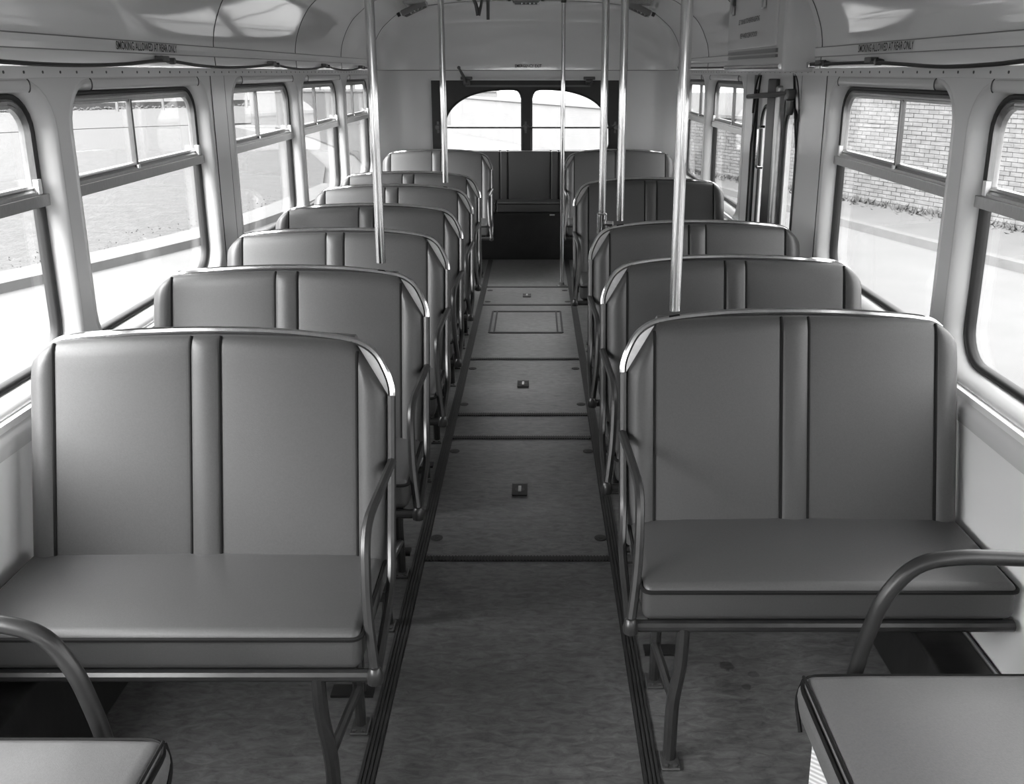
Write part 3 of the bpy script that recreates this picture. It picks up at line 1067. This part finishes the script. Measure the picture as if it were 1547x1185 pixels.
# ------------------------------------------------------------------ roof fittings
for i, (hx_, lab) in enumerate(((-.84, 'left of the three ribbed roof ventilators at the rear of the ceiling'), (.0, 'middle of the three ribbed roof ventilators at the rear of the ceiling'), (.84, 'right of the three ribbed roof ventilators at the rear of the ceiling'))):
    z = 2.03 if hx_ else 2.088
    sl = -0.42 * (1 if hx_ > 0 else -1) if hx_ else 0
    r_ = empty('roof_ventilator', (CX + hx_, 7.2, z))
    tag(r_, lab, 'vent', 'roof ventilators')
    r_.rotation_euler = (0, -sl, 0)
    MB().rbox(-.10, .10, -.07, .07, -.035, .01, .012).build('housing', M['vent'], r_)
    for q in range(4): MB().box(-.085, .085, -.055 + q * .032, -.043 + q * .032, -.040, -.034).build('slat', M['metaldark'], r_, smooth=False)
    for sx in (-1, 1): MB().lathe([(.012, -.02), (.014, 0), (.014, .01)], (sx * .125, 0, 0), 'Z', 8).build('stud', M['metaldark'], r_)
    for q in range(5): MB().lathe([(.003, -.046), (.006, -.042), (.006, -.034)], (-.03 + q * .03, -.062, 0), 'Z', 6).build('rivet', M['chrome'], r_)

vh = empty('vent_handle', (-.36, 6.0, 2.085))
tag(vh, 'dark hinged handle hanging from the ceiling between the left poles', 'handle')
MB().rbox(-.05, .10, -.04, .04, -.02, .0, .008).build('mount_plate', M['metaldark'], vh)
MB().tube([(-.06, 0, -.01), (-.01, 0, -.12), (.004, 0, -.185)], [.012, .011, .014], 8).build('arm', M['metaldark'], vh)
MB().tube([(.045, 0, -.01), (.02, 0, -.13), (.004, 0, -.185)], [.009, .009, .012], 8).build('arm', M['metaldark'], vh)
MB().tube([(.066, 0, -.01), (.064, 0, -.21)], [.012, .010], 8).build('rod', M['metaldark'], vh)
MB().lathe([(.01, -.10), (.026, -.09), (.03, -.06), (.02, -.04)], (-.115, 0, 0), 'Z', 10).build('knob', M['metaldark'], vh)


# bell cords
def bellcord(side, pts, brackets, label, ends):
    r_ = empty('bell_cord', W(side, 1.19, pts[0][0], 1.59))
    tag(r_, label, 'cord', 'bell cords')
    of = Vector(r_.location)

    def f(o):
        o.data.transform(Matrix.Translation(-of))
        return o
    f(MB().tube(curve([W(side, 1.178, y, z) for y, z in pts], 6), .0058, 7).build('cord', M['rubber'], r_))
    for y, z in brackets:
        b_ = f(MB().rbox(*sorted((CX + side * 1.20, CX + side * 1.172)), y - .030, y + .030, z - .002, z + .016, .003).build('bracket', M['metaldark'], r_))
        f(MB().lathe([(.006, side * 1.170 + CX), (.011, side * 1.172 + CX), (.011, side * 1.19 + CX), (.008, side * 1.20 + CX)], (0, y + .075 * (1 if side < 0 else -1), z), 'X', 10).build('pulley', M['metaldark'], b_))
    for y, z in ends:
        f(MB().rbox(*sorted((CX + side * 1.20, CX + side * 1.168)), y - .02, y + .02, z - .012, z + .012, .004).build('end_fitting', M['chrome'], r_))
    return r_


lb = [(.6, 1.597), (1.92, 1.597), (3.2, 1.597), (4.53, 1.594), (5.66, 1.592), (6.84, 1.590)]
lp_ = []
for i in range(len(lb) - 1):
    (a, z), (b, z2) = lb[i], lb[i + 1]
    lp_ += [(a, z), (a + (b - a) * .25, z - .014), ((a + b) / 2, z - .019), (a + (b - a) * .75, z - .014)]
lp_ += [lb[-1], (7.38, 1.588)]
bellcord(-1, lp_, lb[1:], 'black bell cord sagging between brackets along the left cove', [(7.37, 1.588)])
bellcord(1, [(.8, 1.59), (1.4, 1.580), (2.0, 1.588), (2.3, 1.578), (2.58, 1.574), (2.85, 1.582), (3.12, 1.590), (3.5, 1.590), (3.84, 1.588)], [(3.16, 1.592), (3.72, 1.590)], 'black bell cord along the right cove ahead of the door gear box', [(3.84, 1.588)])
bellcord(1, [(4.97, 1.588), (5.8, 1.586), (7.0, 1.590), (7.4, 1.592)], [(5.3, 1.588)], 'black bell cord along the right cove behind the door gear box', [(7.38, 1.592)])


# ------------------------------------------------------------------ double seats
SW = 0.85
PIPES = [.072, .3925, .4605, .782]


def lean(z): return .305 + (z - .46) * (.125 / .51)


def topz(u):
    z = .967 - .022 * ((u - .425) / .425) ** 2
    r = .075
    if u > SW - r:
        q = (u - (SW - r)) / r
        z -= r * (1 - math.sqrt(max(0, 1 - q * q))) + .012 * q
    if u < .082:
        z = min(z, .816 + (u / .082) * (.948 - .816))
    return z


def front_y(u, z):
    zt_ = topz(u)
    off = 0
    for e, r in ((u, .04), (SW - u, .05), (zt_ - z, .022)):
        if e < r: off = max(off, r - math.sqrt(max(0, r * r - (r - e) ** 2)))
    cuts = [0] + PIPES + [SW]
    bul = 0
    for a, b in zip(cuts, cuts[1:]):
        if a <= u <= b:
            t = (u - a) / (b - a)
            A = .013 if (b - a) < .2 else .008
            bul = A * math.sin(PI * t) ** .55 if 0 < t < 1 else 0
    return lean(z) + off * .9 - bul * min(1, max(0, (zt_ - z) / .05 + .3))


def make_seat(s, label):
    root = empty('double_seat')
    tag(root, label, 'seat', None)

    def T(u, y, z): return (s * u, y, z)

    def part(mb, name, m, par=root, **kw):
        return mb.build(name, m, par, **kw)
    us = [0, .004, .012, .024, .04, .055, .068, .072, .076, .085, .12, .2, .28, .35, .38, .3885, .3925, .3965, .403, .4265, .45, .4565, .4605, .4645, .473, .51, .58, .66, .73, .768, .778, .782, .786, .795, .808, .82, .832, .841, .847, .85]
    ts = [0, .12, .3, .5, .68, .8, .88, .93, .96, .98, .992, 1]
    fr, bk = [], []
    for u in us:
        zt_ = topz(u)
        fr.append([T(u, front_y(u, .40 + (zt_ - .40) * t), .40 + (zt_ - .40) * t) for t in ts])
        bk.append([T(u, lean(.40 + (zt_ - .40) * t) + .062, .40 + (zt_ - .40) * t) for t in ts])
    b = MB().grid(fr).grid(bk)
    n = len(us)
    b.grid([fr[0], bk[0]]).grid([fr[-1], bk[-1]])
    b.grid([[fr[i][-1] for i in range(n)], [bk[i][-1] for i in range(n)]])
    b.grid([[fr[i][0] for i in range(n)], [bk[i][0] for i in range(n)]])
    back = part(b, 'backrest', M['vinyl'], angle=50)
    for u in PIPES:
        zt_ = topz(u) - .004
        pts = [T(u, front_y(u, .42 + (zt_ - .42) * t) - .0015, .42 + (zt_ - .42) * t) for t in ts]
        part(MB().tube(pts, .0042, 6), 'piping', M['piping'], back)
    # cushion
    c = MB().rbox(*sorted((s * .012, s * .846)), 0.0, .40, .372, .462, .020, crown=.010)
    cush = part(c, 'cushion', M['vinyl'], angle=60)
    zp = .447
    pth = bend([T(.844, .34, zp), T(.8475, -.001, zp), T(.0105, -.001, zp), T(.0105, .34, zp)], .022, 5)
    part(MB().tube(pth, .0052, 6), 'piping', M['piping'], cush)
    part(MB().box(*sorted((s * .03, s * .83)), .02, .40, .352, .374), 'seat_pan', M['black'], smooth=False)
    # chrome top rail round the aisle corner
    rp = [(.805, .930), (.78, .948), (.74, .957), (.66, .966), (.56, .972), (.425, .975), (.28, .972), (.17, .963), (.10, .953), (.062, .942), (.030, .918), (.008, .880), (-.004, .845), (-.006, .815)]
    rail = curve([T(u, lean(z) + (.020 if u < .7 else .030), z) for u, z in rp], 4)
    part(MB().tube(rail, .0088, 8), 'top_rail', M['chrome'])
    # bright corner plate between padding and rail
    cp_ = [(.092, .940), (.000, .812), (-.002, .845), (.010, .880), (.032, .916), (.062, .940)]
    b = MB()
    v1 = [T(u, lean(z) + .028, z) for u, z in cp_]
    v2 = [T(u, lean(z) + .031, z) for u, z in cp_]
    b.add(v1 + v2, [tuple(range(6)), tuple(range(11, 5, -1))] + [(i, (i + 1) % 6, 6 + (i + 1) % 6, 6 + i) for i in range(6)])
    part(b, 'corner_plate', M['plate'], smooth=False)
    # painted side frame: down the backrest, then forward under the cushion edge
    sf = [T(-.0055, lean(.825) + .016, .825), T(-.006, lean(.65) + .012, .65), T(-.006, lean(.5) + .0, .49), T(-.012, .265, .435), T(-.014, .20, .405), T(-.016, .01, .357)]
    part(MB().tube(bend(sf, .05), .0105, 8), 'side_frame', M['tube'])
    ar = [T(-.008, lean(.678) + .004, .678), T(.010, .095, .650), T(.004, .045, .49), T(-.014, .008, .362)]
    part(MB().tube(bend(ar, .065, 6), .0098, 8, flat=(1.0, 1.15)), 'armrest', M['tube'])
    jt = MB().lathe([(.004, .338), (.017, .343), (.0185, .357), (.014, .372), (.010, .377)], T(-.014, .006, 0), 'Z', 10)
    part(jt, 'corner_joint', M['tube'])
    part(MB().tube([T(-.012, .012, .355), T(.85, .012, .355)], .0135, 10), 'front_rail', M['tube'])
    part(MB().tube([T(.0, .30, .358), T(.85, .30, .358)], .012, 8), 'rear_rail', M['tube'])
    for pts, foot, fl_ in (([T(.106, .012, .352), T(.104, .010, .255), T(.088, .006, .165), T(.086, .006, .006)], (.086, .0), .0185),
                           ([T(.086, .29, .352), T(.088, .29, .20), T(.086, .295, .006)], (.086, .292), .0165)):
        lg = part(MB().tube(bend(pts, .05), fl_ * .82, 10), 'leg', M['tube'])
        x, y = s * foot[0], foot[1]
        m = MB().rbox(x - .022, x + .022, y - .034, y + .026, 0.0003, .008, .003)
        for dx in (-.011, .011): m.lathe([(.006, .008), (.006, .012), (.003, .013)], (x + dx, y - .024, 0), 'Z', 6)
        part(m, 'foot_plate', M['metaldark'], lg)
    part(MB().tube([T(.086, .29, .115), T(.088, .012, .165)], .0115, 8), 'brace', M['tube'])
    st = part(MB().tube([T(.105, .42, .006), T(.105, .41, .36)], .009, 8), 'strut', M['tube'])
    part(MB().box(*sorted((s * .075, s * .185)), .40, .445, .0003, .007), 'foot_plate', M['black'], st, smooth=False)
    return root


def copy_tree(o, parent=None):
    c = o.copy()
    COL.objects.link(c)
    if parent is not None: c.parent = parent
    for ch in kids(o): copy_tree(ch, c)
    return c


LTOP = [2.049, 2.767, 3.473, 4.153, 4.902, 5.563, 7.20]
RTOP = [2.224, 2.933, 3.664, 5.213, 7.20]
LLAB = ['nearest double seat in the left row, grey leathercloth, beside the bottom left frame edge',
        'second double seat of the left row, with a thick chrome pole on its back',
        'third double seat of the left row, just behind the seat with the thick pole',
        'fourth double seat of the left row, between the two seats carrying chrome poles',
        'fifth double seat of the left row, with a thinner chrome pole on its back',
        'sixth double seat of the left row, just behind the seat with the thinner pole',
        'rearmost double seat of the left row, directly ahead of the rear bench']
RLAB = ['nearest double seat in the right row, dark grey, chrome pole on its back',
        'second double seat of the right row, partly crossed by the nearest right pole',
        'third double seat of the right row, with two chrome poles at its aisle corner',
        'fourth double seat of the right row, dark grey, just past the entrance door',
        'rearmost double seat of the right row, behind the floor-standing chrome pole']
pl, prr = make_seat(-1, LLAB[0]), make_seat(1, RLAB[0])
tops = []
for proto, tops_, labs, x in ((pl, LTOP, LLAB, -.345), (prr, RTOP, RLAB, .228)):
    copies = [proto] + [copy_tree(proto) for _ in tops_[1:]]
    for i, (c, t, lab) in enumerate(zip(copies, tops_, labs)):
        c.location = (x, t - .43, 0)
        tag(c, lab, 'seat', 'double seats in the left row' if x < 0 else 'double seats in the right row')


# ------------------------------------------------------------------ grab poles
def ceil_z(x):
    h = abs(x - CX)
    for (h1, z1), (h2, z2) in zip(half_p, half_p[1:]):
        if h2 <= h <= h1: return z2 + (z1 - z2) * (h - h2) / (h1 - h2 + 1e-9)
    return 2.09


def pole(x, y, z0, r, label, kind):
    o = empty('grab_pole', (x, y, z0))
    tag(o, label, 'pole', 'chrome grab poles')
    h = ceil_z(x) - z0 - .002
    MB().tube([(0, 0, h * i / 6) for i in range(7)], r, 16).build('shaft', M['chrome'], o)
    MB().lathe([(r * 1.25, h - .06), (r * 1.35, h - .05), (r * 1.35, h - .012), (r * 2.4, h - .006), (r * 2.4, h)], (0, 0, 0), 'Z', 14).build('ceiling_socket', M['metaldark'] if kind != 'floor' else M['tube'], o)
    if kind == 'floor':
        MB().lathe([(r * 2.6, 0.0005), (r * 2.6, .005), (r * 1.4, .010), (r * 1.2, .03)], (0, 0, 0), 'Z', 16).build('floor_flange', M['metaldark'], o)
    elif kind == 'clamp':
        MB().lathe([(r * .9, -.09), (r * 1.45, -.08), (r * 1.45, .06), (r * 1.1, .066)], (0, 0, 0), 'Z', 14).build('base_socket', M['chrome'], o)
        MB().tube([(.01, 0, .022), (.045, -.012, .022)], .011, 8).build('bracket_arm', M['chrome'], o)
    return o


pole(-.479, 2.783, .990, .0145, 'thick chrome pole rising from the second seat of the left row', 'seat')
pole(-.482, 4.918, .990, .0160, 'thinner-looking chrome pole rising from the fifth seat of the left row', 'seat')
pole(.352, 2.240, .978, .0145, 'nearest chrome pole on the right, rising from the first right seat back', 'seat')
pole(.274, 3.752, .935, .0145, 'chrome pole with a bulky base socket beside the third right seat', 'clamp')
pole(.342, 3.684, .979, .0150, 'chrome pole of the pair at the third right seat, the one without bulky socket', 'seat')
pole(.197, 6.745, 0.0, .0150, 'chrome pole standing on the aisle floor with a round flange', 'floor')

# ------------------------------------------------------------------ rear bench
rb = empty('rear_bench', (-.07, 7.75, 0))
tag(rb, 'full-width grey rear bench with fluted back under the emergency window', 'bench')


def rfix(o):
    o.data.transform(Matrix.Translation(-Vector(rb.location)))
    return o


cs = [-1.10, -.715, -.275, .165, .605, .96]
for c in cs[:-1] + [cs[-1]]:
    rfix(MB().rbox(c - .034, c + .034, 7.972, 8.04, .44, .905, .016).build('flute', M['vinyl'], rb))
for a, b in zip(cs, cs[1:]):
    rfix(MB().rbox(a + .036, b - .036, 7.978, 8.04, .44, .905, .012).build('back_panel', M['vinyl'], rb))
    for x in (a + .035, b - .035): rfix(MB().tube([(x, 7.978, .46), (x, 7.978, .90)], .004, 5).build('piping', M['piping'], rb))
for a, b in ((-1.16, -.34), (-.333, .215), (.222, 1.02)):
    cu_ = rfix(MB().rbox(a, b, 7.745, 7.99, .405, .490, .014).build('cushion', M['vinyl'], rb))
    rfix(MB().tube([(a + .01, 7.745, .481), (b - .01, 7.745, .481)], .004, 6).build('piping', M['piping'], cu_))
rfix(MB().box(-1.18, 1.04, 7.765, 7.785, .0, .404).build('riser_panel', M['black'], rb, smooth=False))
rfix(MB().box(-.34, .24, 7.755, 7.766, .375, .398).build('riser_batten', M['black'], rb, smooth=False))
rfix(MB().rbox(.12, .165, 7.752, 7.764, .378, .392, .003).build('catch_plate', M['alu'], rb))

# ------------------------------------------------------------------ heater ducts and front side seats
for side, x0, x1, y0, y1, h, lab in ((-1, -1.234, -1.072, 1.36, 2.62, .30, 'black heater duct against the left wall under the nearest seat'), (1, .950, 1.094, 1.52, 2.45, .20, 'black heater duct against the right wall under the nearest seat')):
    d = empty('heater_duct', ((x0 + x1) / 2, y0, 0))
    tag(d, lab, 'duct', 'heater ducts')
    of = Vector(d.location)
    a_ = MB().rbox(x0, x1, y0, y1, .0005, h, .012).build('casing', M['duct'], d)
    b_ = MB().box(x1 - .02 if side > 0 else x0 + .06, x1 - .014 if side > 0 else x0 + .066, y0 + .02, y1 - .02, h, h + .004).build('edge_strip', M['alu'], d, smooth=False)
    for o in (a_, b_): o.data.transform(Matrix.Translation(-of))

for side in (1, -1):
    if side > 0:
        x0, x1, y0, y1, yt = .476, 1.085, .45, 1.452, 1.50
        tp = [(.600, 0.0), (.604, .46), (.645, .62), (.70, .692), (.78, .704), (1.09, .692)]
        lab = 'front side-facing seat at the right, grey top, patterned white panel below'
        lab2 = 'bent dark tube guard behind the front seat at the right'
    else:
        x0, x1, y0, y1, yt = -1.225, -.600, .40, 1.285, 1.345
        tp = [(-.735, 0.0), (-.748, .43), (-.785, .575), (-.83, .648), (-.90, .668), (-1.23, .668)]
        lab = 'front side-facing seat at the left, only its grey corner in view'
        lab2 = 'bent dark tube guard behind the front seat at the left'
    fs = empty('side_seat', ((x0 + x1) / 2, y0, 0))
    tag(fs, lab, 'seat', 'front side seats')
    of = Vector(fs.location)

    def ff(o):
        o.data.transform(Matrix.Translation(-of))
        return o
    cu_ = ff(MB().rbox(x0, x1, y0, y1, .412, .500, .036, crown=.028, ny=7).build('cushion', M['vinyl_lit'], fs, angle=60))
    xa = x0 if side > 0 else x1
    xb = x1 if side > 0 else x0
    q = .004 * side
    loop = bend([(xa + q, y0 + .03, .488), (xa + q, y1 - .004, .488), (xb - q, y1 - .004, .488)], .05, 6)
    ff(MB().tube(loop, .0042, 6).build('piping', M['piping'], cu_))
    e = .0
    ff(MB().tube([(xa + side * .012, y0 + .03, .4985), (xa + side * .012, y1 - .02, .4985)], .003, 6).build('piping', M['piping'], cu_))
    ff(MB().tube(bend([(xa - side * .002, y1 - .07, .42), (xa - side * .002, y1 - .03, .46), (xa + side * .02, y1 + .001, .476)], .02), .004, 6).build('corner_welt', M['piping'], cu_))
    ff(MB().box(*sorted((xa + side * .018, xa + side * .035)), y0, y1 - .08, .0005, .414).build('riser_panel', M['perf'], fs, smooth=False))
    ff(MB().box(*sorted((xa + side * .036, xb - side * .01)), y1 - .10, y1 - .08, .0005, .414).build('end_panel', M['perf'], fs, smooth=False))
    ff(MB().box(*sorted((xb - side * .03, xb - side * .01)), y0, y1 - .1, .0005, .416).build('back_panel', M['black'], fs, smooth=False))
    gt = empty('tube_guard', (tp[0][0], yt, 0))
    tag(gt, lab2, 'rail', 'front tube guards')
    o1 = MB().tube(bend([(x, yt, z) for x, z in tp], .10, 7), .0145, 14).build('tube', M['tube'], gt)
    o2 = MB().lathe([(.032, .0005), (.032, .005), (.018, .010)], (tp[0][0], yt, 0), 'Z', 12).build('foot_flange', M['metaldark'], gt)
    o3 = MB().lathe([(.028, tp[-1][0] - side * .006), (.028, tp[-1][0]), (.018, tp[-1][0] + side * .0)], (0, yt, tp[-1][1]), 'X', 12).build('wall_flange', M['metaldark'], gt)
    for o in (o1, o2, o3): o.data.transform(Matrix.Translation(-Vector(gt.location)))
